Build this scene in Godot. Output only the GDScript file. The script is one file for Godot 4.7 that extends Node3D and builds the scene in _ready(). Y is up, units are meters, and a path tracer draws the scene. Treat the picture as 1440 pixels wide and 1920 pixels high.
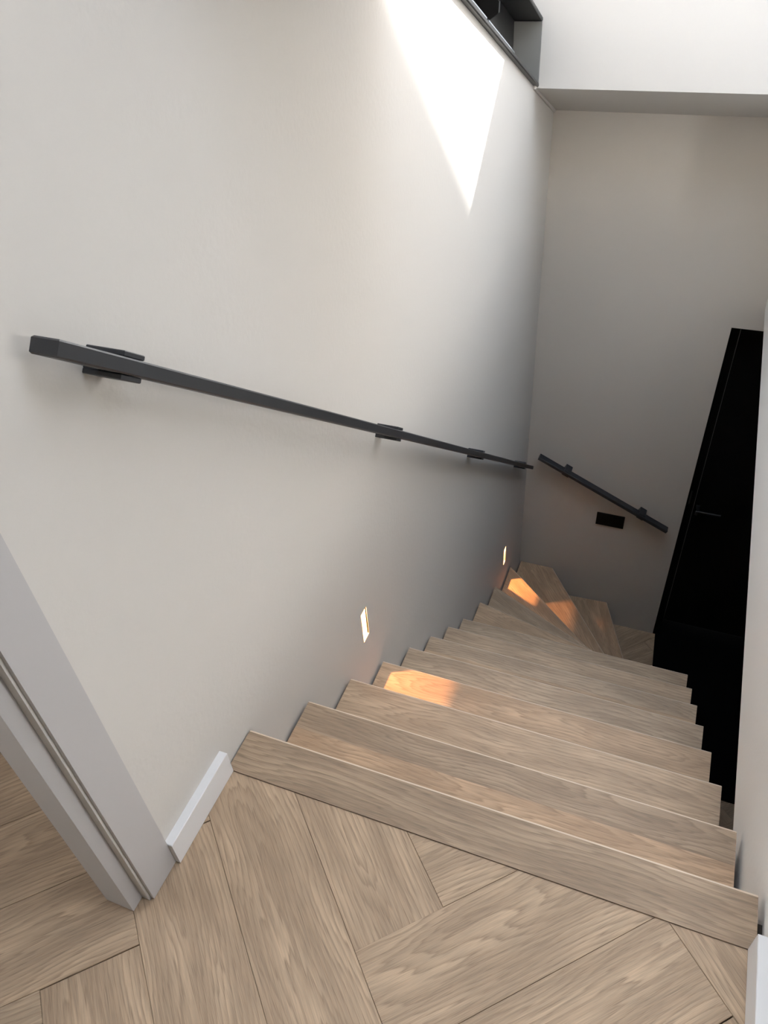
extends Node3D

# Units are metres. x = 0, z = 0 is under the camera, y = 0 is the upper landing; the stair runs down towards -z.
const WALL_X := -0.7045        # face of the left wall
const FAR_Z := -3.6477         # face of the far (knee) wall
const RIGHT_X := 0.3331        # face of the right wall
const LOW_Y := -2.6697         # lower hall floor
const REVEAL_Z := -3.235       # lower reveal of the roof light
const UPPER_Z := -1.8          # upper reveal of the roof light
const LAND_Z0 := -1.0          # second roof light, added above the landing to brighten it
const LAND_Z1 := -0.35
const LAND_X := 1.7
const OPEN_X := 1.1            # right edge of both roof lights, over the added room beyond the half-height right wall
const ROOM_X := 2.6
const SLOPE := 0.448           # roof pitch, rise per metre run
const RISE := 0.1967
const GOING := 0.2252
const TREAD_L := -0.6948
const TREAD_R := 0.3164
const SUN_FROM := Vector3(0.31, 0.321, -0.338)

var taken := {}
var wood: Array[StandardMaterial3D] = []
var rng := RandomNumberGenerator.new()


# ---------------------------------------------------------------- naming helpers

func numbered(called: String) -> String:
	var n: int = taken.get(called, 0)
	taken[called] = n + 1
	return called if n == 0 else "%s_%03d" % [called, n]


func tag(o: Node3D, label: String, category := "", group := "", kind := "") -> Node3D:
	if label: o.set_meta("label", label)
	if category: o.set_meta("category", category)
	if group: o.set_meta("group", group)
	if kind: o.set_meta("kind", kind)
	return o


func thing(called: String, at := Vector3.ZERO) -> Node3D:
	var o := Node3D.new()
	o.name = numbered(called)
	add_child(o)
	o.position = at
	return o


func commit(called: String, st: SurfaceTool, m: Material, parent: Node = null) -> MeshInstance3D:
	var o := MeshInstance3D.new()
	o.mesh = st.commit()
	o.material_override = m
	if parent == null:
		o.name = numbered(called)
		add_child(o)
	else:
		o.name = called
		parent.add_child(o, true)
	return o


func begin() -> SurfaceTool:
	var st := SurfaceTool.new()
	st.begin(Mesh.PRIMITIVE_TRIANGLES)
	return st


# ---------------------------------------------------------------- shape helpers

func tri(st: SurfaceTool, a: Vector3, b: Vector3, c: Vector3, n: Vector3, ua: Vector2, ub: Vector2, uc: Vector2) -> void:
	var p := [a, b, c]
	var u := [ua, ub, uc]
	if (b - a).cross(c - a).dot(n) > 0.0:
		p = [a, c, b]
		u = [ua, uc, ub]
	for i in 3:
		st.set_normal(n)
		st.set_uv(u[i])
		st.add_vertex(p[i])


func inset(poly: PackedVector2Array, d: float) -> PackedVector2Array:
	var n := poly.size()
	var area := 0.0
	for i in n:
		area += poly[i].cross(poly[(i + 1) % n])
	var s := signf(area)
	var out := PackedVector2Array()
	for i in n:
		var e0 := (poly[i] - poly[(i + n - 1) % n]).normalized()
		var e1 := (poly[(i + 1) % n] - poly[i]).normalized()
		var n0 := Vector2(-e0.y, e0.x) * s
		var n1 := Vector2(-e1.y, e1.x) * s
		var k := n0 + n1
		out.append(poly[i] + k * (d * 2.0 / maxf(k.length_squared(), 0.35)))
	return out


# A prism over a plan polygon (p.x along frame.x, p.y along frame.z) from y0 up to y1 with its edges bevelled; uv in metres, scaled.
func prism(st: SurfaceTool, poly: PackedVector2Array, frame: Transform3D, y0: float, y1: float, bevel := 0.0, uv_scale := Vector2.ONE, uv_at := Vector2.ZERO) -> void:
	var n := poly.size()
	var top := inset(poly, bevel) if bevel > 0.0 else poly
	var area := 0.0
	for i in n:
		area += poly[i].cross(poly[(i + 1) % n])
	var s := signf(area)
	var index := Geometry2D.triangulate_polygon(top)
	for k in range(0, index.size(), 3):
		for side in 2:
			var ring := top
			var y := y1 if side == 0 else y0
			var q := []
			for j in 3:
				q.append(ring[index[k + j]])
			tri(st, frame * Vector3(q[0].x, y, q[0].y), frame * Vector3(q[1].x, y, q[1].y), frame * Vector3(q[2].x, y, q[2].y), frame.basis * Vector3(0, 1 if side == 0 else -1, 0), q[0] * uv_scale + uv_at, q[1] * uv_scale + uv_at, q[2] * uv_scale + uv_at)
	for i in n:
		var j := (i + 1) % n
		var e := (poly[j] - poly[i]).normalized()
		var o := Vector2(e.y, -e.x) * s
		var rows := [[top, y1], [poly, y1 - bevel], [poly, y0 + bevel], [top, y0]] if bevel > 0.0 else [[poly, y1], [poly, y0]]
		for r in rows.size() - 1:
			var a: Vector2 = rows[r][0][i]
			var b: Vector2 = rows[r][0][j]
			var c: Vector2 = rows[r + 1][0][j]
			var d: Vector2 = rows[r + 1][0][i]
			var ya: float = rows[r][1]
			var yb: float = rows[r + 1][1]
			var up := 0.0
			if rows.size() == 4:
				up = [1.0, 0.0, -1.0][r]
			var nn := frame.basis * Vector3(o.x, up, o.y).normalized()
			var drop := o * (y1 - ya)
			var drop2 := o * (y1 - yb)
			var P := [frame * Vector3(a.x, ya, a.y), frame * Vector3(b.x, ya, b.y), frame * Vector3(c.x, yb, c.y), frame * Vector3(d.x, yb, d.y)]
			var U := [(a + drop) * uv_scale + uv_at, (b + drop) * uv_scale + uv_at, (c + drop2) * uv_scale + uv_at, (d + drop2) * uv_scale + uv_at]
			tri(st, P[0], P[1], P[2], nn, U[0], U[1], U[2])
			tri(st, P[0], P[2], P[3], nn, U[0], U[2], U[3])


func rect(x0: float, x1: float, z0: float, z1: float) -> PackedVector2Array:
	return PackedVector2Array([Vector2(x0, z0), Vector2(x1, z0), Vector2(x1, z1), Vector2(x0, z1)])


func box(st: SurfaceTool, lo: Vector3, hi: Vector3, bevel := 0.0, frame := Transform3D.IDENTITY) -> void:
	prism(st, rect(lo.x, hi.x, lo.z, hi.z), frame, lo.y, hi.y, bevel)


# A glued stave: a prism whose nosing edge (local y = 0) is eased by a flat facet; the joints stay square.
func stave(st: SurfaceTool, highlight: SurfaceTool, poly: PackedVector2Array, frame: Transform3D, thick: float, uv_at: Vector2) -> void:
	var n := poly.size()
	var area := 0.0
	for i in n:
		area += poly[i].cross(poly[(i + 1) % n])
	var s := signf(area)
	var top := PackedVector2Array()
	for i in n:
		var a := poly[(i + n - 1) % n]
		var b := poly[i]
		var c := poly[(i + 1) % n]
		var d0 := 0.0045 if absf(a.y) < 0.0005 and absf(b.y) < 0.0005 else 0.0
		var d1 := 0.0045 if absf(b.y) < 0.0005 and absf(c.y) < 0.0005 else 0.0
		var e0 := (b - a).normalized()
		var e1 := (c - b).normalized()
		var n0 := Vector2(-e0.y, e0.x) * s
		var n1 := Vector2(-e1.y, e1.x) * s
		var hit = Geometry2D.line_intersects_line(b + n0 * d0, e0, b + n1 * d1, e1)
		top.append(hit if hit != null and (hit - b).length() < 0.05 else b + n0 * d0 + n1 * d1)
	var drop := 0.0030
	var index := Geometry2D.triangulate_polygon(top)
	for k in range(0, index.size(), 3):
		var q := [top[index[k]], top[index[k + 1]], top[index[k + 2]]]
		tri(st, frame * Vector3(q[0].x, thick, q[0].y), frame * Vector3(q[1].x, thick, q[1].y), frame * Vector3(q[2].x, thick, q[2].y), frame.basis.y, q[0] * WOOD_UV + uv_at, q[1] * WOOD_UV + uv_at, q[2] * WOOD_UV + uv_at)
	for i in n:
		var j := (i + 1) % n
		var e := (poly[j] - poly[i]).normalized()
		var o := Vector2(e.y, -e.x) * s
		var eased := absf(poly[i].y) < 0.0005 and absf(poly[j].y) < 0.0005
		var rows := [[top, thick], [poly, thick - drop], [poly, 0.0]]
		for r in 2:
			var a: Vector2 = rows[r][0][i]
			var b: Vector2 = rows[r][0][j]
			var c: Vector2 = rows[r + 1][0][j]
			var d: Vector2 = rows[r + 1][0][i]
			var ya: float = rows[r][1]
			var yb: float = rows[r + 1][1]
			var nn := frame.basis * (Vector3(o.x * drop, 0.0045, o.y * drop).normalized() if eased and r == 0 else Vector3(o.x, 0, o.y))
			var s0 := o * (thick - ya)
			var s1 := o * (thick - yb)
			var P := [frame * Vector3(a.x, ya, a.y), frame * Vector3(b.x, ya, b.y), frame * Vector3(c.x, yb, c.y), frame * Vector3(d.x, yb, d.y)]
			var U := [(a + s0) * WOOD_UV + uv_at, (b + s0) * WOOD_UV + uv_at, (c + s1) * WOOD_UV + uv_at, (d + s1) * WOOD_UV + uv_at]
			tri(highlight if eased and r == 0 else st, P[0], P[1], P[2], nn, U[0], U[1], U[2])
			tri(highlight if eased and r == 0 else st, P[0], P[2], P[3], nn, U[0], U[2], U[3])


# A profile in the (z, y) plane pulled across x.
func across(st: SurfaceTool, zy: PackedVector2Array, x0: float, x1: float, bevel := 0.0) -> void:
	# local x = world z, local z = world y, local y = world x
	prism(st, zy, Transform3D(Basis(Vector3(0, 0, 1), Vector3(1, 0, 0), Vector3(0, 1, 0)), Vector3.ZERO), x0, x1, bevel)


func soffit_y(z: float) -> float:
	return 0.675 + SLOPE * (z - REVEAL_Z)


func glass_y(z: float) -> float:
	return 1.277 + SLOPE * (z - REVEAL_Z)


# ---------------------------------------------------------------- materials

func plain(c: Color, rough: float, spec := 0.5, metal := 0.0) -> StandardMaterial3D:
	var m := StandardMaterial3D.new()
	m.albedo_color = c
	m.roughness = rough
	m.metallic_specular = spec
	m.metallic = metal
	return m


func painted(c: Color, rough: float, scale: float, strength: float) -> StandardMaterial3D:
	var m := plain(c, rough, 0.4)
	var f := FastNoiseLite.new()
	f.seed = 11
	f.frequency = 0.035
	f.fractal_octaves = 4
	var t := NoiseTexture2D.new()
	t.width = 512
	t.height = 512
	t.seamless = true
	t.as_normal_map = true
	t.bump_strength = 3.0
	t.noise = f
	m.normal_enabled = true
	m.normal_texture = t
	m.normal_scale = strength
	m.uv1_triplanar = true
	m.uv1_world_triplanar = true
	m.uv1_scale = Vector3.ONE * scale
	return m


const WOOD_W := 1536
const WOOD_H := 256

func wood_image(number: int) -> Image:
	var f := FastNoiseLite.new()
	f.seed = 101 + number * 7
	f.noise_type = FastNoiseLite.TYPE_SIMPLEX
	f.frequency = 1.0
	f.fractal_type = FastNoiseLite.FRACTAL_NONE
	var r := RandomNumberGenerator.new()
	r.seed = 900 + number
	var quarter := number % 4 == 3                     # straight grained board
	var vc := r.randf_range(-0.03, 0.03)
	var h0 := r.randf_range(-0.05, -0.01)
	var tilt := r.randf_range(0.05, 0.10) * (1.0 if number % 2 == 0 else -1.0)
	if number % 2 == 1: h0 = -h0 + 0.01
	if quarter:
		vc = 0.16
		h0 = 0.05
		tilt = 0.012
	var spacing := r.randf_range(0.009, 0.014)
	var dark := Vector3(152, 131, 109)
	var light := Vector3(217, 192, 162)
	var data := PackedByteArray()
	data.resize(WOOD_W * WOOD_H * 3)
	var bend := PackedFloat32Array()
	bend.resize(WOOD_W)
	for i in WOOD_W:
		bend[i] = 0.012 * f.get_noise_2d(i / 1462.0 * 2.2, 50.0)
	var at := 0
	for j in WOOD_H:
		var v := (j + 0.5) / WOOD_H * 0.175 - 0.0875
		for i in WOOD_W:
			var u := i / 1462.0
			var low := f.get_noise_2d(u * 3.1, v * 14.0 + 9.0)
			var dv := v - vc + bend[i]
			var h := h0 + tilt * u + 0.010 * low
			var ph := sqrt(dv * dv + h * h) / spacing + 0.20 * f.get_noise_2d(u * 7.0, v * 110.0 + 31.0)
			var t := ph - floorf(ph)
			var ring := t * t if t < 0.86 else (1.0 - t) / 0.14 * 0.74
			var fibre := f.get_noise_2d(u * 11.0, v * 720.0 + 77.0)
			var pore := f.get_noise_2d(u * 20.0 + 300.0, v * 1050.0)
			var val := 0.64 + 0.16 * low - 0.62 * (ring - 0.3) * (0.75 + 0.4 * low) + 0.17 * fibre - (0.30 * maxf(0.0, pore - 0.42) / 0.58 * (0.6 + ring))
			val = clampf(val, 0.0, 1.15)
			var c := dark.lerp(light, val)
			var pink := 3.0 * fibre
			data[at] = clampi(int(c.x + pink), 0, 255)
			data[at + 1] = clampi(int(c.y), 0, 255)
			data[at + 2] = clampi(int(c.z - pink * 0.6), 0, 255)
			at += 3
	return Image.create_from_data(WOOD_W, WOOD_H, false, Image.FORMAT_RGB8, data)


func make_wood() -> void:
	for k in 6:
		var im := wood_image(k)
		var t := ImageTexture.create_from_image(im)
		var g := im.duplicate() as Image
		g.convert(Image.FORMAT_RGBA8)
		g.bump_map_to_normal_map(1.0)
		var tn := ImageTexture.create_from_image(g)
		# three tones of each board: natural, greyer, warmer
		for tone in [Color(0.835, 0.815, 0.80), Color(0.80, 0.788, 0.78), Color(0.845, 0.81, 0.78), Color(0.755, 0.738, 0.728), Color(0.86, 0.815, 0.78)]:
			var m := StandardMaterial3D.new()
			m.albedo_texture = t
			m.albedo_color = tone
			m.roughness = 0.62
			m.metallic_specular = 0.4
			m.normal_enabled = true
			m.normal_texture = tn
			m.normal_scale = 0.35
			wood.append(m)


func oak(board: int, tone: int) -> StandardMaterial3D:
	return wood[(board % 6) * 5 + tone]


const WOOD_UV := Vector2(1.0 / 1.05, 1.0 / 0.175)


# ---------------------------------------------------------------- herringbone

# Boards of width w and length 4 w laid at 45 degrees; each is a part of its floor, clipped to the region.
func herringbone(floor_node: Node3D, region: PackedVector2Array, y: float, thick: float) -> void:
	var w := 0.1712
	var L := 4.0 * w
	var root2 := sqrt(0.5)
	var lo := region[0]
	var hi := region[0]
	for p in region:
		lo = lo.min(p)
		hi = hi.max(p)
	var number := 0
	for col in range(-4, 6):
		for i in range(-18, 22):
			for kind in 2:
				# board of kind 0 runs along u, kind 1 along v, where u = (x + z) / sqrt 2 and v = (x - z) / sqrt 2
				var u0: float
				var v0: float
				var du: float
				var dv: float
				if kind == 0:
					v0 = -0.4443 + i * w
					u0 = -0.6845 - i * w + 2.0 * L * col
					du = L
					dv = w
				else:
					u0 = -0.5147 - i * w + 2.0 * L * col
					v0 = 0.0693 + i * w
					du = w
					dv = L
				var gap := 0.0003
				var corners := PackedVector2Array()
				for c in [Vector2(u0 + gap, v0 + gap), Vector2(u0 + du - gap, v0 + gap), Vector2(u0 + du - gap, v0 + dv - gap), Vector2(u0 + gap, v0 + dv - gap)]:
					corners.append(Vector2((c.x + c.y) * root2, (c.x - c.y) * root2))
				var out := true
				var cl := corners[0]
				var ch := corners[0]
				for c in corners:
					cl = cl.min(c)
					ch = ch.max(c)
				if cl.x > hi.x or cl.y > hi.y or ch.x < lo.x or ch.y < lo.y:
					continue
				for piece in Geometry2D.intersect_polygons(corners, region):
					out = false
					var area := 0.0
					for q in piece.size():
						area += piece[q].cross(piece[(q + 1) % piece.size()])
					if absf(area) < 0.0006:
						continue
					number += 1
					var h := absi(hash(Vector3i(col + 50, i + 50, kind)))
					var mid := Vector2((u0 + du / 2 + v0 + dv / 2) * root2, (u0 + du / 2 - v0 - dv / 2) * root2)
					var along := Vector2(root2, root2) if kind == 0 else Vector2(root2, -root2)
					if h % 2 == 0: along = -along
					var side := Vector2(-along.y, along.x)
					var local := PackedVector2Array()
					for q in piece:
						local.append(Vector2((q - mid).dot(along), (q - mid).dot(side)))
					var frame := Transform3D(Basis(Vector3(along.x, 0, along.y), Vector3.UP, Vector3(side.x, 0, side.y)), Vector3(mid.x, y - thick, mid.y))
					var st := begin()
					prism(st, local, frame, 0.0, thick, 0.0007, WOOD_UV, Vector2(0.33 + 0.34 * ((h / 7) % 2), 0.5))
					st.generate_tangents()
					var tone: int = [0, 0, 1, 0, 0, 1][(h / 3) % 6]
					commit("plank", st, oak(h / 11, tone), floor_node)


# ---------------------------------------------------------------- stair

func tread_corner(k: int) -> Array:
	# nosing line of each tread in plan, wall end first, and its height
	if k == 0: return [Vector2(-0.7008, -0.7421), Vector2(0.3211, -0.7421), 0.002]
	if k <= 7:
		var z := -0.9676 - (k - 1) * GOING
		return [Vector2(TREAD_L, z), Vector2(0.3187 if k == 1 else TREAD_R, z), -RISE * k]
	return [
		[Vector2(TREAD_L, -2.620), Vector2(TREAD_R, -2.394), -1.5814],
		[Vector2(TREAD_L, -2.938), Vector2(TREAD_R, -2.457), -1.7886],
		[Vector2(TREAD_L, -3.322), Vector2(TREAD_R, -2.448), -2.0034],
		[Vector2(-0.4845, -3.6385), Vector2(0.200, -2.6975), -2.2600],
		[Vector2(-0.1085, -3.6385), Vector2(0.200, -2.868), -2.4665],
	][k - 8]


func build_stair() -> void:
	var s := thing("staircase")
	tag(s, "oak staircase with closed treads winding down to the right beside the pale wall", "staircase")
	var thick := 0.04
	var highlight_oak := plain(Color(0.75, 0.672, 0.585), 0.5)  # lighter oak that paints a highlight along each nosing
	for k in 13:
		var t := tread_corner(k)
		var a: Vector2 = t[0]
		var b: Vector2 = t[1]
		var y: float = t[2]
		var dir := (b - a).normalized()
		var back := Vector2(-dir.y, dir.x)             # towards the tread before
		if back.y < 0: back = -back
		if k > 10: back = Vector2(dir.y, -dir.x) if Vector2(dir.y, -dir.x).x < 0 else Vector2(-dir.y, dir.x)
		var poly := PackedVector2Array()
		if k == 0:
			poly = PackedVector2Array([a, b, Vector2(b.x, -0.6438), Vector2(a.x, -0.6438)])
		else:
			var p := tread_corner(k - 1)
			var pa: Vector2 = p[0]
			var pb: Vector2 = p[1]
			var pd := (pb - pa).normalized()
			var pn := Vector2(-pd.y, pd.x)
			if k <= 10 and pn.y < 0: pn = -pn
			if k > 10 and pn.x > 0: pn = -pn
			var off := pn * 0.038
			match k:
				11: poly = PackedVector2Array([a, b, pb + off + pd * 0.03, Vector2(TREAD_L, (pa + off).y), Vector2(TREAD_L, -3.6385)])
				12: poly = PackedVector2Array([a, b, pb + off + pd * 0.01, pa + off + Vector2(0, 0)])
				_: poly = PackedVector2Array([a, b, Vector2(b.x, (pb + off).y), Vector2(a.x, (pa + off).y)])
		# plan coordinates along the nosing, split into glued staves
		var local := PackedVector2Array()
		for q in poly:
			local.append(Vector2((q - a).dot(dir), (q - a).dot(back)))
		var frame := Transform3D(Basis(Vector3(dir.x, 0, dir.y), Vector3.UP, Vector3(back.x, 0, back.y)), Vector3(a.x, y - thick, a.y))
		if frame.basis.determinant() < 0: frame.basis.y = Vector3.UP
		var cuts: Array = [[0.125], [0.079, 0.165], [0.115], [0.098, 0.20], [0.118], [0.07, 0.16], [0.13], [0.10], [0.15], [0.14], [0.16], [0.17], [0.13]][k]
		var tones: Array = [[3, 3], [3, 4, 4], [0, 2], [2, 0, 0], [1, 0], [1, 2, 0], [0, 3], [1, 1], [2, 0], [1, 2], [4, 4], [2, 4], [4, 2]][k]
		var lines: Array = [-0.02] + cuts + [1.5]
		var first: MeshInstance3D
		for c in lines.size() - 1:
			var strip := rect(-1.0, 2.5, lines[c], lines[c + 1] - (0.00005 if c < cuts.size() else 0.0))
			for piece in Geometry2D.intersect_polygons(local, strip):
				var st := begin()
				var highlight := begin()
				stave(st, highlight, piece, frame, thick, Vector2(0.004 + 0.002 * k, 0.5 * c + 0.21 + 0.37 * k))
				st.generate_tangents()
				var o := commit("tread" if c == 0 else "stave", st, oak([3, 0, 1, 5, 3, 2, 4, 3, 1, 0, 2, 4, 0][k] + c * 2, tones[c]), s if c == 0 else first)
				if c == 0:
					first = o
					tag(commit("nosing_highlight", highlight, highlight_oak, o), "painted highlight along the nosing")
		# the riser under the nosing, closing down to the next tread
		var under: float = LOW_Y if k == 12 else tread_corner(k + 1)[2]
		var rs := begin()
		var length := (b - a).length() - (0.05 if k > 8 else 0.002)
		prism(rs, rect(0.001 if k < 8 else 0.03, length, 0.022, 0.037), Transform3D(frame.basis, Vector3(a.x, 0, a.y)), under - 0.03 if k < 12 else under, y - thick, 0.0006, WOOD_UV, Vector2(0.1, 0.3 * k))
		rs.generate_tangents()
		commit("riser", rs, oak(k + 2, 0), s)


# ---------------------------------------------------------------- handrails

# A flat bar with square blocks behind it; the bar runs from a to b (centre line), "out" points from the wall into the room.
func handrail(called_label: String, a: Vector3, b: Vector3, out: Vector3, wall_gap: float, spots: Array, bh: float, paint: Material) -> void:
	var root := thing("handrail", a)
	tag(root, called_label, "handrail")
	var along := (b - a).normalized()
	var up := out.cross(along).normalized()
	if up.y < 0: up = -up
	# local x = along, y = up, z = out
	var f := Transform3D(Basis(along, up, out), Vector3.ZERO)
	var st := begin()
	prism(st, rect(0, (b - a).length(), -0.02, 0.02), f, -0.0105, 0.0105, 0.0022)
	commit("rail", st, paint, root)
	for d in spots:
		var bs := begin()
		prism(bs, rect(d - 0.0205, d + 0.0205, -0.02 - wall_gap, 0.0155), f, -bh, -0.0112, 0.0012)
		prism(bs, rect(d - 0.0205, d + 0.0205, -0.02 - wall_gap, 0.0155), f, 0.0112, bh, 0.0012)
		prism(bs, rect(d - 0.0205, d + 0.0205, -0.02 - wall_gap, -0.0206), f, -0.0112, 0.0112, 0.0)
		commit("bracket", bs, paint, root)


# ---------------------------------------------------------------- stair lights

func stair_light(label: String, zc: float, ybot: float, paint: Material, power: float) -> void:
	# a slot 4 cm wide and 12 cm tall in the wall; the lamp sits hidden above it, 4 cm behind the wall face
	var root := thing("stair_light", Vector3(WALL_X, ybot, zc))
	tag(root, label, "light", "recessed lights along the left wall")
	var hw := 0.0195
	var deep := -0.058
	var high := 0.186
	var st := begin()
	box(st, Vector3(deep - 0.003, -0.003, -hw - 0.003), Vector3(deep, high, hw + 0.003))
	box(st, Vector3(deep, -0.003, -hw - 0.003), Vector3(-0.001, high, -hw))
	box(st, Vector3(deep, -0.003, hw), Vector3(-0.001, high, hw + 0.003))
	box(st, Vector3(deep, -0.003, -hw), Vector3(-0.001, 0.0, hw))
	box(st, Vector3(deep, high, -hw - 0.003), Vector3(-0.006, high + 0.003, hw + 0.003))
	commit("housing", st, paint, root)
	var glow := StandardMaterial3D.new()
	glow.albedo_color = Color(1, 0.9, 0.75)
	glow.emission_enabled = true
	glow.emission = Color(1.0, 0.74, 0.45)
	glow.emission_energy_multiplier = 4.0
	var lt := begin()
	prism(lt, PackedVector2Array([Vector2(-0.046, -0.008), Vector2(-0.034, -0.008), Vector2(-0.034, 0.008), Vector2(-0.046, 0.008)]), Transform3D.IDENTITY, high - 0.004, high - 0.0005, 0.0005)
	commit("bulb", lt, glow, root)
	var l := AreaLight3D.new()
	l.name = "lamp_glow"
	l.light_color = Color(1.0, 0.69, 0.42)
	l.light_energy = power
	l.area_size = Vector2(0.005, 0.005)
	l.area_range = 8.0
	l.area_attenuation = 2.0
	l.shadow_enabled = true
	root.add_child(l)
	l.transform = Transform3D(Basis.looking_at(Vector3(0.55, -0.83, 0.0), Vector3(0, 0, 1)), Vector3.ZERO)
	l.position = Vector3(-0.040, high - 0.020, 0.0)


func roof_window(called: String, label: String, z0: float, z1: float, x0: float, x1: float, paint: Material, glass: Material) -> void:
	var win := thing(called, Vector3(0, glass_y(z0), z0))
	tag(win, label, "window", "", "structure")
	var pitch := Transform3D(Basis(Vector3(1, 0, 0), Vector3(0, 1, -SLOPE).normalized(), Vector3(0, SLOPE, 1).normalized()), Vector3.ZERO)
	var run := (z1 - z0) * sqrt(1 + SLOPE * SLOPE)
	var st := begin()
	box(st, Vector3(x0 - 0.1, 0.0, -0.10), Vector3(x1 + 0.1, 0.07, 0.0), 0.003, pitch)
	box(st, Vector3(x0 - 0.1, 0.0, run), Vector3(x1 + 0.1, 0.07, run + 0.06), 0.003, pitch)
	box(st, Vector3(x0 - 0.1, 0.0, -0.10), Vector3(x0, 0.07, run + 0.06), 0.003, pitch)
	box(st, Vector3(x1, 0.0, -0.10), Vector3(x1 + 0.1, 0.07, run + 0.06), 0.003, pitch)
	commit("window_frame", st, paint, win)
	st = begin()
	box(st, Vector3(x0 - 0.02, 0.03, -0.03), Vector3(x1 + 0.01, 0.036, run + 0.02), 0.0, pitch)
	commit("pane", st, glass, win)


func _ready() -> void:
	rng.seed = 5
	# ------------------------------------------------------------ camera, sky, sun, exposure
	var cam := Camera3D.new()
	cam.name = "camera"
	cam.transform = Transform3D(Basis(Vector3(0.9294, -0.0631, -0.3636), Vector3(-0.1975, 0.7472, -0.6346), Vector3(0.3117, 0.6616, 0.6820)).orthonormalized(), Vector3(0, 1.45, 0))
	cam.fov = 66.941
	cam.near = 0.02
	cam.current = true
	add_child(cam)

	var env := Environment.new()
	env.background_mode = Environment.BG_SKY
	var sky := Sky.new()
	var sm := ProceduralSkyMaterial.new()
	sm.sky_top_color = Color(0.37, 0.40, 0.44)
	sm.sky_horizon_color = Color(0.97, 0.96, 0.95)
	sm.ground_bottom_color = Color(0.45, 0.44, 0.42)
	sm.ground_horizon_color = Color(0.70, 0.69, 0.67)
	sm.sky_energy_multiplier = 5.0
	sm.sun_angle_max = 60.0
	sm.sun_curve = 0.44
	sm.sky_curve = 0.22
	sm.ground_energy_multiplier = 3.0
	sky.sky_material = sm
	env.sky = sky
	env.ambient_light_source = Environment.AMBIENT_SOURCE_SKY
	env.tonemap_mode = Environment.TONE_MAPPER_LINEAR
	env.tonemap_exposure = 1.14
	env.sdfgi_enabled = true
	env.ssao_enabled = true
	env.ssil_enabled = true
	var we := WorldEnvironment.new()
	we.name = "world_environment"
	we.environment = env
	add_child(we)

	var sun := DirectionalLight3D.new()
	sun.name = "sun"
	sun.light_color = Color(1.0, 0.99, 0.98)
	sun.light_energy = 8.5
	sun.light_angular_distance = 0.65
	sun.shadow_enabled = true
	sun.sky_mode = DirectionalLight3D.SKY_MODE_LIGHT_AND_SKY
	add_child(sun)
	sun.look_at_from_position(SUN_FROM.normalized() * 10.0, Vector3.ZERO)

	# ------------------------------------------------------------ materials
	make_wood()
	var wall_paint := painted(Color(0.765, 0.749, 0.724), 0.62, 3.0, 0.12)
	var far_paint := painted(Color(0.772, 0.745, 0.708), 0.62, 3.0, 0.12)
	var right_paint := painted(Color(0.90, 0.89, 0.87), 0.62, 3.0, 0.12)
	var hall_paint := plain(Color(0.42, 0.40, 0.37), 0.7)
	var trim_paint := plain(Color(0.83, 0.825, 0.82), 0.42, 0.5)
	var casing_paint := plain(Color(0.68, 0.67, 0.665), 0.45, 0.5)
	var black_paint := plain(Color(0.155, 0.158, 0.168), 0.42, 0.5)
	var door_black := plain(Color(0.045, 0.045, 0.05), 0.55, 0.3)
	var handle_black := plain(Color(0.085, 0.085, 0.09), 0.4, 0.5)
	var mat_black := plain(Color(0.03, 0.03, 0.035), 0.95, 0.1)
	var steel_paint := plain(Color(0.13, 0.133, 0.135), 0.36, 0.5)
	var plate_grey := plain(Color(0.50, 0.495, 0.48), 0.6, 0.4)
	var strip_grey := plain(Color(0.38, 0.40, 0.42), 0.4)
	var subfloor := plain(Color(0.16, 0.13, 0.10), 0.9)
	var lamp_white := plain(Color(0.92, 0.90, 0.86), 0.5)
	var brass_dark := plain(Color(0.30, 0.30, 0.31), 0.35, 0.5, 0.8)
	var outside := plain(Color(0.62, 0.56, 0.50), 0.9)
	var glass := StandardMaterial3D.new()
	glass.albedo_color = Color(0.95, 0.98, 1.0, 0.04)
	glass.transparency = BaseMaterial3D.TRANSPARENCY_ALPHA
	glass.roughness = 0.0

	# ------------------------------------------------------------ the setting
	# left wall: one slab with a doorway at its near end and two light slots cut into it
	var wl := CSGCombiner3D.new()
	wl.name = "wall_left"
	add_child(wl)
	wl.material_override = wall_paint
	tag(wl, "tall pale plastered wall along the left of the stair under the steel beam", "wall", "", "structure")
	var slab := CSGPolygon3D.new()
	slab.name = "plaster"
	slab.polygon = PackedVector2Array([Vector2(3.6477, LOW_Y - 0.1), Vector2(3.6477, soffit_y(FAR_Z)), Vector2(-1.1, soffit_y(1.1)), Vector2(-1.1, -0.4), Vector2(-0.5, -0.4), Vector2(-0.5, 1.9), Vector2(0.362, 1.9), Vector2(0.362, -0.4), Vector2(0.8, LOW_Y - 0.1)])
	slab.mode = CSGPolygon3D.MODE_DEPTH
	slab.depth = 0.12
	# local x -> world -z, local y -> y, local z -> x; extrusion goes to local -z
	slab.transform = Transform3D(Basis(Vector3(0, 0, -1), Vector3(0, 1, 0), Vector3(1, 0, 0)), Vector3(WALL_X, 0, 0))
	wl.add_child(slab)
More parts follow.
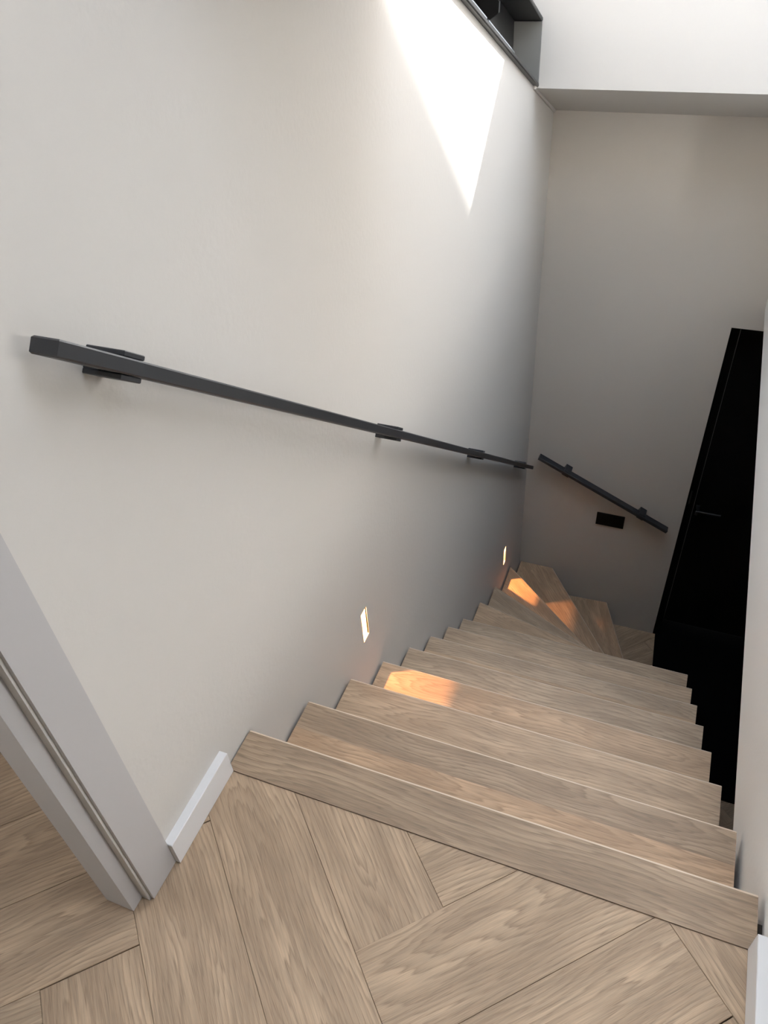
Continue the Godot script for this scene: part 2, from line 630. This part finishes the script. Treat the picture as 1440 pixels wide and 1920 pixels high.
	for spot in [[-1.3385, -0.3820], [-3.1785, -1.8375]]:
		var cav := CSGBox3D.new()
		cav.name = "cavity"
		cav.operation = CSGShape3D.OPERATION_SUBTRACTION
		cav.size = Vector3(0.060, 0.196, 0.0456)
		cav.position = Vector3(WALL_X - 0.005 - 0.030, spot[1] + 0.0925, spot[0])
		wl.add_child(cav, true)
		var slot := CSGBox3D.new()
		slot.name = "slot"
		slot.operation = CSGShape3D.OPERATION_SUBTRACTION
		slot.size = Vector3(0.05, 0.1215, 0.039)
		slot.position = Vector3(WALL_X, spot[1] + 0.06075, spot[0])
		wl.add_child(slot, true)

	# far wall with the opening of the front door
	var st := begin()
	box(st, Vector3(-0.85, LOW_Y - 0.1, FAR_Z - 0.30), Vector3(0.2137, soffit_y(FAR_Z), FAR_Z))
	box(st, Vector3(0.2137, -0.4249, FAR_Z - 0.30), Vector3(1.17, soffit_y(FAR_Z), FAR_Z))
	box(st, Vector3(1.17, LOW_Y - 0.1, FAR_Z - 0.30), Vector3(2.3, soffit_y(FAR_Z), FAR_Z))
	tag(commit("wall_far", st, far_paint), "taupe end wall below the roof light carrying the short handrail", "wall", "", "structure")

	# right wall: stands over the edge of the stairwell, its underside level with the floor build-up
	st = begin()
	across(st, PackedVector2Array([Vector2(FAR_Z, -0.3137), Vector2(1.1, -0.3137), Vector2(1.1, 0.22), Vector2(REVEAL_Z, 0.22), Vector2(REVEAL_Z, soffit_y(REVEAL_Z)), Vector2(FAR_Z, soffit_y(FAR_Z))]), RIGHT_X, RIGHT_X + 0.10)
	tag(commit("wall_right", st, right_paint), "half-height pale wall at the right edge ending above the black door", "wall", "", "structure")

	# back wall of the landing behind the viewer
	st = begin()
	box(st, Vector3(-0.85, -0.3, 1.1), Vector3(0.45, 3.4, 1.2))
	tag(commit("wall_back", st, hall_paint), "plain wall closing the landing behind the viewer", "wall", "", "structure")

	# room added beyond the right wall, under the same roof, to bring in light
	st = begin()
	box(st, Vector3(RIGHT_X + 0.0995, -0.3, 1.1), Vector3(ROOM_X, 3.4, 1.2))
	box(st, Vector3(ROOM_X, -0.3, FAR_Z - 0.3), Vector3(ROOM_X + 0.1, 3.4, -1.3))
	box(st, Vector3(ROOM_X, -0.3, -0.8), Vector3(ROOM_X + 0.1, 3.4, 1.2))
	box(st, Vector3(ROOM_X, -0.3, -1.3), Vector3(ROOM_X + 0.1, 0.3, -0.8))
	box(st, Vector3(ROOM_X, 1.55, -1.3), Vector3(ROOM_X + 0.1, 3.4, -0.8))
	box(st, Vector3(RIGHT_X + 0.0995, -0.2, FAR_Z), Vector3(ROOM_X, soffit_y(REVEAL_Z) + 0.1, REVEAL_Z))
	box(st, Vector3(RIGHT_X + 0.0995, -0.2, REVEAL_Z), Vector3(ROOM_X, 0.0, 1.1))
	tag(commit("added_right_room", st, wall_paint), "walls and floor of the room added beyond the half-height wall for light", "wall", "", "structure")

	# ceiling: slopes of the roof above and below the roof light
	st = begin()
	for part in [[UPPER_Z, LAND_Z0, -0.92, ROOM_X], [LAND_Z1, 1.2, -0.92, ROOM_X], [LAND_Z0, LAND_Z1, -0.92, -0.80], [LAND_Z0, LAND_Z1, LAND_X, ROOM_X], [REVEAL_Z, UPPER_Z, OPEN_X, ROOM_X]]:
		across(st, PackedVector2Array([Vector2(part[0], soffit_y(part[0])), Vector2(part[1], soffit_y(part[1])), Vector2(part[1], glass_y(part[1])), Vector2(part[0], glass_y(part[0]))]), part[2], part[3])
	across(st, PackedVector2Array([Vector2(FAR_Z - 0.3, soffit_y(FAR_Z - 0.3)), Vector2(REVEAL_Z, soffit_y(REVEAL_Z) - 0.004), Vector2(REVEAL_Z, glass_y(REVEAL_Z)), Vector2(FAR_Z - 0.3, glass_y(FAR_Z - 0.3))]), -0.92, ROOM_X)
	tag(commit("ceiling", st, wall_paint), "sloping plastered roof lining around the roof light", "ceiling", "", "structure")
	# left cheek of the roof light, above the beam
	st = begin()
	across(st, PackedVector2Array([Vector2(REVEAL_Z, soffit_y(REVEAL_Z) + 0.24), Vector2(UPPER_Z, soffit_y(UPPER_Z) + 0.24), Vector2(UPPER_Z, glass_y(UPPER_Z)), Vector2(REVEAL_Z, glass_y(REVEAL_Z))]), -0.92, -0.80)
	across(st, PackedVector2Array([Vector2(REVEAL_Z, soffit_y(REVEAL_Z) - 0.02), Vector2(UPPER_Z, soffit_y(UPPER_Z) - 0.02), Vector2(UPPER_Z, soffit_y(UPPER_Z) + 0.24), Vector2(REVEAL_Z, soffit_y(REVEAL_Z) + 0.24)]), -0.95, -0.90)
	tag(commit("trim_1", st, wall_paint), "plastered cheek of the roof light behind the steel beam", "reveal", "", "structure")

	# the bead where the left wall meets the sloping soffit in the far corner
	st = begin()
	var bead := PackedVector2Array()
	for z in [FAR_Z, REVEAL_Z + 0.02]:
		bead.append(Vector2(z, soffit_y(z) - 0.012))
	for z in [REVEAL_Z + 0.02, FAR_Z]:
		bead.append(Vector2(z, soffit_y(z) + 0.01))
	across(st, bead, WALL_X - 0.004, WALL_X + 0.010, 0.003)
	tag(commit("trim_2", st, wall_paint), "short plaster bead in the corner below the end of the beam", "trim", "", "structure")

	# roof windows
	roof_window("window_1", "roof light over the stair with a slim dark frame", REVEAL_Z, UPPER_Z, -0.82, OPEN_X, black_paint, glass)
	roof_window("window_3", "added second roof light brightening the landing", LAND_Z0, LAND_Z1, -0.80, LAND_X, black_paint, glass)  # unseen roof light, added to brighten the landing

	var win4 := thing("window_4", Vector3(ROOM_X + 0.05, 0.3, -1.05))  # unseen window, added so side light reaches the left wall
	tag(win4, "tall window added beyond the half-height wall for side light", "window", "", "structure")
	st = begin()
	for e in [[-0.25, -0.21, 0.0, 1.25], [0.21, 0.25, 0.0, 1.25], [-0.21, 0.21, 0.0, 0.04], [-0.21, 0.21, 1.21, 1.25]]:
		box(st, Vector3(-0.03, e[2], e[0]), Vector3(0.03, e[3], e[1]), 0.003)
	commit("window_frame", st, black_paint, win4)
	st = begin()
	box(st, Vector3(-0.004, 0.04, -0.21), Vector3(0.004, 1.21, 0.21))
	commit("pane", st, glass, win4)

	# unseen slab added outside, whose steep edge trims the sunlight on the left wall
	var far_off := SUN_FROM.normalized() * 9.0
	var edge_a := Vector3(WALL_X, 0.5268, -2.4454) + Vector3(0, -0.155, -0.070) * 1.0
	var edge_b := Vector3(WALL_X, 0.5268, -2.4454) + Vector3(0, 0.54, 0.371)
	var g0 := edge_a + far_off
	var g1 := edge_b + far_off
	var sx := Vector3(SUN_FROM.x, 0, SUN_FROM.z).normalized()
	var right := Vector3.UP.cross(sx).normalized()
	st = begin()
	var gf := Transform3D(Basis(right, sx, Vector3.UP), Vector3(g0.x, 0, g0.z))
	var p0 := Vector2(0, g0.y)
	var p1 := Vector2((g1 - g0).dot(right), g1.y + (g1 - g0).dot(sx) * 0.0)
	var dir2 := (p1 - p0).normalized()
	var sgn := signf(p1.x - p0.x)
	prism(st, PackedVector2Array([p0 - dir2 * (p0.y + 2.8) / dir2.y, p0 + dir2 * 2.6, p0 + dir2 * 2.6 + Vector2(sgn * 1.8, -0.9), Vector2(sgn * 3.2 + p0.x, -2.8)]), gf, -0.15, 0.15)
	tag(commit("added_sun_blocker", st, outside), "steep-edged slab added beyond the roof light to trim the sun", "blocker", "", "structure")

	# landing: slab and herringbone boards, running through the doorway into the room on the left
	var fl := thing("floor")
	tag(fl, "pale oak herringbone floor of the landing and the room through the doorway", "floor", "", "structure")
	st = begin()
	box(st, Vector3(-0.83, -0.31, -0.70), Vector3(RIGHT_X, -0.0165, 1.1))
	box(st, Vector3(-2.6, -0.31, -1.7), Vector3(-0.82, -0.0165, 1.1))
	commit("subfloor", st, subfloor, fl)
	herringbone(fl, PackedVector2Array([Vector2(-2.4, -1.6), Vector2(-0.826, -1.6), Vector2(-0.826, -0.362), Vector2(-0.703, -0.362), Vector2(-0.703, -0.6433), Vector2(0.3325, -0.6433), Vector2(0.3325, 0.75), Vector2(-2.4, 0.75)]), 0.0, 0.016)

	# room on the left
	st = begin()
	box(st, Vector3(-2.6, -0.31, -1.8), Vector3(-0.82, 2.5, -1.6))
	box(st, Vector3(-2.6, -0.31, 1.1), Vector3(-0.82, 2.5, 1.3))
	box(st, Vector3(-2.6, -0.31, -1.8), Vector3(-2.4, 1.0, 1.3))
	box(st, Vector3(-2.6, 1.9, -1.8), Vector3(-2.4, 2.5, 1.3))
	box(st, Vector3(-2.6, 0.9, -1.8), Vector3(-2.4, 1.9, -0.5))
	box(st, Vector3(-2.6, 0.9, 0.9), Vector3(-2.4, 1.9, 1.3))
	box(st, Vector3(-2.6, 2.5, -1.8), Vector3(-0.70, 2.7, 1.3))
	tag(commit("wall_side_room", st, wall_paint), "walls and ceiling of the room seen through the doorway", "wall", "", "structure")
	var win2 := thing("window_2", Vector3(-2.5, 1.0, 0.2))  # unseen window, added to light the floor through the doorway
	tag(win2, "small window added to light the room beyond the doorway", "window", "", "structure")
	st = begin()
	for e in [[-0.7, -0.65, 0.0, 0.9], [0.65, 0.7, 0.0, 0.9], [-0.65, 0.65, 0.0, 0.05], [-0.65, 0.65, 0.85, 0.9]]:
		box(st, Vector3(-0.03, e[2], e[0]), Vector3(0.03, e[3], e[1]), 0.003)
	commit("window_frame", st, trim_paint, win2)
	st = begin()
	box(st, Vector3(-0.004, 0.05, -0.65), Vector3(0.004, 0.85, 0.65))
	commit("pane", st, glass, win2)

	# doorway lining and casing at the lower left
	var d1 := thing("door_1", Vector3(WALL_X, 0, -0.362))
	tag(d1, "pale painted door frame at the lower left edge of the landing", "door frame", "", "structure")
	st = begin()
	box(st, Vector3(-0.0150, 0.001, -0.078), Vector3(0.0080, 1.95, -0.0047), 0.0010)
	commit("casing", st, casing_paint, d1)
	st = begin()
	box(st, Vector3(-0.076, 0.0, -0.004), Vector3(-0.0155, 1.9, 0.027), 0.0015)
	box(st, Vector3(-0.124, 0.0, -0.004), Vector3(-0.075, 1.9, 0.006), 0.001)
	commit("lining", st, casing_paint, d1)
	st = begin()
	box(st, Vector3(-0.124, 0.0, 0.80), Vector3(-0.0155, 1.9, 0.862), 0.0015)
	box(st, Vector3(-0.124, 1.86, 0.027), Vector3(-0.0155, 1.9, 0.80), 0.0015)
	commit("lining", st, casing_paint, d1)

	# baseboards
	st = begin()
	box(st, Vector3(WALL_X - 0.002, 0.0005, -0.6432), Vector3(-0.6868, 0.0694, -0.4402), 0.0012)
	tag(commit("baseboard_left", st, trim_paint), "short white baseboard between the door frame and the top step", "baseboard", "", "structure")
	st = begin()
	box(st, Vector3(0.3078, 0.0005, -0.6436), Vector3(RIGHT_X + 0.002, 0.0694, 1.1), 0.0012)
	tag(commit("baseboard_right", st, trim_paint), "white baseboard at the lower right corner beside the top step", "baseboard", "", "structure")

	# lower hall
	var fl2 := thing("floor")
	tag(fl2, "dim oak floor of the hall at the foot of the stair", "floor", "", "structure")
	st = begin()
	box(st, Vector3(-0.85, LOW_Y - 0.2, FAR_Z), Vector3(2.3, LOW_Y - 0.0165, -0.6))
	box(st, Vector3(0.2, LOW_Y - 0.2, FAR_Z - 0.30), Vector3(1.2, LOW_Y - 0.0165, FAR_Z))
	commit("subfloor", st, subfloor, fl2)
	herringbone(fl2, rect(-0.7, 1.7, FAR_Z, -1.9), LOW_Y, 0.016)
	st = begin()
	box(st, Vector3(2.2, LOW_Y - 0.1, FAR_Z), Vector3(2.3, -0.31, -0.6))
	box(st, Vector3(-0.85, LOW_Y - 0.1, -0.72), Vector3(2.3, -0.31, -0.60))
	tag(commit("wall_lower_hall", st, hall_paint), "walls closing the lower hall under the landing", "wall", "", "structure")
	st = begin()
	box(st, Vector3(RIGHT_X + 0.0995, -0.3137, FAR_Z - 0.3), Vector3(2.3, -0.2, -0.6))
	tag(commit("ceiling", st, wall_paint), "low ceiling of the hall beyond the right wall", "ceiling", "", "structure")

	# black front door, set back in the opening of the far wall
	var d2 := thing("door_2", Vector3(0.2137, LOW_Y, -3.7874))
	tag(d2, "black front door in the end wall at the foot of the stair", "door", "", "structure")
	st = begin()
	box(st, Vector3(0.001, 0.0, -0.06), Vector3(0.05, 2.2440, 0.012), 0.002)
	box(st, Vector3(0.906, 0.0, -0.06), Vector3(0.955, 2.2440, 0.012), 0.002)
	box(st, Vector3(0.05, 2.195, -0.06), Vector3(0.906, 2.2440, 0.012), 0.002)
	commit("door_frame", st, door_black, d2)
	st = begin()
	box(st, Vector3(0.053, 0.006, -0.045), Vector3(0.903, 2.192, 0.0), 0.002)
	var leaf := commit("door_leaf", st, door_black, d2)
	# lever handle and lock cylinder
	var hst := begin()
	var hy := 1.024
	box(hst, Vector3(0.066, hy - 0.010, 0.0), Vector3(0.086, hy + 0.010, 0.008), 0.001)
	box(hst, Vector3(0.070, hy - 0.007, 0.008), Vector3(0.084, hy + 0.007, 0.05), 0.001)
	box(hst, Vector3(0.070, hy - 0.007, 0.044), Vector3(0.205, hy + 0.007, 0.056), 0.003)
	commit("door_handle", hst, handle_black, leaf)
	hst = begin()
	box(hst, Vector3(0.069, hy - 0.064, 0.0), Vector3(0.083, hy - 0.032, 0.010), 0.003)
	tag(commit("lock_cylinder", hst, brass_dark, leaf), "grey metal lock cylinder")
	hst = begin()
	box(hst, Vector3(0.018, 1.04, 0.012), Vector3(0.026, 1.14, 0.0135))
	commit("strike_plate", hst, brass_dark, d2)
	st = begin()
	box(st, Vector3(0.001, -0.016, -0.06), Vector3(0.955, 0.0, 0.1394), 0.001)
	commit("threshold", st, mat_black, d2)

	# ------------------------------------------------------------ objects
	build_stair()

	# steel beam along the left side of the roof light: a channel open to the stair
	var beam := thing("steel_beam", Vector3(0, soffit_y(REVEAL_Z), REVEAL_Z))
	tag(beam, "dark steel channel beam along the slope at the top of the left wall", "beam")
	var cosr := 1.0 / sqrt(1.0 + SLOPE * SLOPE)
	# local frame: x = x, y = across the slope, z = up the slope
	var bl := 2.2
	var skew := SLOPE                                   # ends are cut upright
	for part in [[0.0, 0.013], [0.2005 * cosr + 0.012, 0.2275 * cosr]]:
		st = begin()
		var zy := PackedVector2Array()
		var y0: float = part[0] / cosr
		var y1: float = part[1] / cosr
		zy.append_array([Vector2(0, y0), Vector2(bl, y0 + SLOPE * bl), Vector2(bl, y1 + SLOPE * bl), Vector2(0, y1)])
		across(st, zy, -0.80, -0.687, 0.003)
		commit("flange", st, steel_paint, beam)
	# web plate, cut off part way up with a slanting lower corner; black sheets behind it paint the shade of a recess
	st = begin()
	across(st, PackedVector2Array([Vector2(0, 0.013), Vector2(0.45, 0.013 + SLOPE * 0.45), Vector2(0.348, 0.276), Vector2(0.222, 0.277), Vector2(0.217, 0.213 + SLOPE * 0.217), Vector2(0, 0.213)]), -0.793, -0.79)
	var web := commit("web", st, steel_paint, beam)
	st = begin()
	across(st, PackedVector2Array([Vector2(0.2225, 0.277), Vector2(0.2245, 0.277), Vector2(0.2195, 0.213 + SLOPE * 0.217), Vector2(0.2175, 0.213 + SLOPE * 0.217)]), -0.7935, -0.789)
	tag(commit("edge_glint", st, strip_grey, web), "pale strip painting the light on the end of the web plate")  # paler strip stands for light caught on the end of the web
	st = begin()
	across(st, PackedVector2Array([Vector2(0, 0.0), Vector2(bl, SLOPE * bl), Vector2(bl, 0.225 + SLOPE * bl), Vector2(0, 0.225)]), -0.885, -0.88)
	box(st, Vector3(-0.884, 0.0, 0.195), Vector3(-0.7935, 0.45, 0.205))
	commit("recess_shade", st, door_black, beam)
	# grey plate closing the channel where it meets the plaster
	st = begin()
	box(st, Vector3(-0.79, 0.012, 0.002), Vector3(-0.688, 0.2145, 0.010), 0.0004)
	tag(commit("end_plate", st, plate_grey, beam), "mid-grey plate inside the channel")
	# pale sealing strips on the lip of the lower flange
	for seg in [[0.40, 0.725], [0.745, 1.6]]:
		st = begin()
		across(st, PackedVector2Array([Vector2(seg[0], 0.0135 + SLOPE * seg[0]), Vector2(seg[1], 0.0135 + SLOPE * seg[1]), Vector2(seg[1], 0.0190 + SLOPE * seg[1]), Vector2(seg[0], 0.0190 + SLOPE * seg[0])]), -0.694, -0.6885, 0.0008)
		commit("sealing_strip", st, strip_grey, beam)

	# handrails
	var ra := Vector3(-0.66, 1.0396, -0.570)
	var rb := Vector3(-0.66, -1.3600, -3.510)
	var rl := (rb - ra).length()
	var ru := (rb - ra).normalized()
	var spots := []
	for zf in [-0.677, -1.552, -2.412, -3.300]:
		spots.append((zf - ra.z) / ru.z)
	handrail("long black flat-bar handrail on four block brackets descending the left wall", ra, rb, Vector3(1, 0, 0), 0.0255, spots, 0.0185, black_paint)
	var fa := Vector3(-0.628, -1.342, -3.600)
	var fb := Vector3(0.147, -1.712, -3.600)
	handrail("short black handrail on two brackets crossing the end wall above the winders", fa, fb, Vector3(0, 0, 1), 0.0285, [0.185, 0.685], 0.0185, black_paint)

	# recessed stair lights
	stair_light("upper glowing slot light in the left wall beside the fourth step", -1.3385, -0.3820, lamp_white, 0.45)
	stair_light("lower glowing slot light in the left wall beside the winding steps", -3.1785, -1.8375, lamp_white, 0.45)

	# black switch plate under the short handrail
	var sw := thing("switch_plate", Vector3(-0.178, -1.759, FAR_Z))
	tag(sw, "black rectangular double switch plate on the end wall below the short handrail", "switch")
	st = begin()
	box(st, Vector3(-0.0815, -0.0465, 0.0), Vector3(0.0815, 0.0465, 0.009), 0.0015)
	commit("plate", st, door_black, sw)
	for x in [-0.039, 0.039]:
		st = begin()
		box(st, Vector3(x - 0.032, -0.032, 0.009), Vector3(x + 0.032, 0.032, 0.0105), 0.0007)
		commit("rocker", st, door_black, sw)

	# black entrance mat in front of the door
	st = begin()
	prism(st, PackedVector2Array([Vector2(0.229, -3.647), Vector2(1.15, -3.647), Vector2(1.15, -2.5712), Vector2(0.262, -2.5712), Vector2(0.245, -3.38)]), Transform3D.IDENTITY, LOW_Y + 0.0005, LOW_Y + 0.006, 0.002)
	tag(commit("doormat", st, mat_black), "black entrance mat on the hall floor before the black door", "doormat")
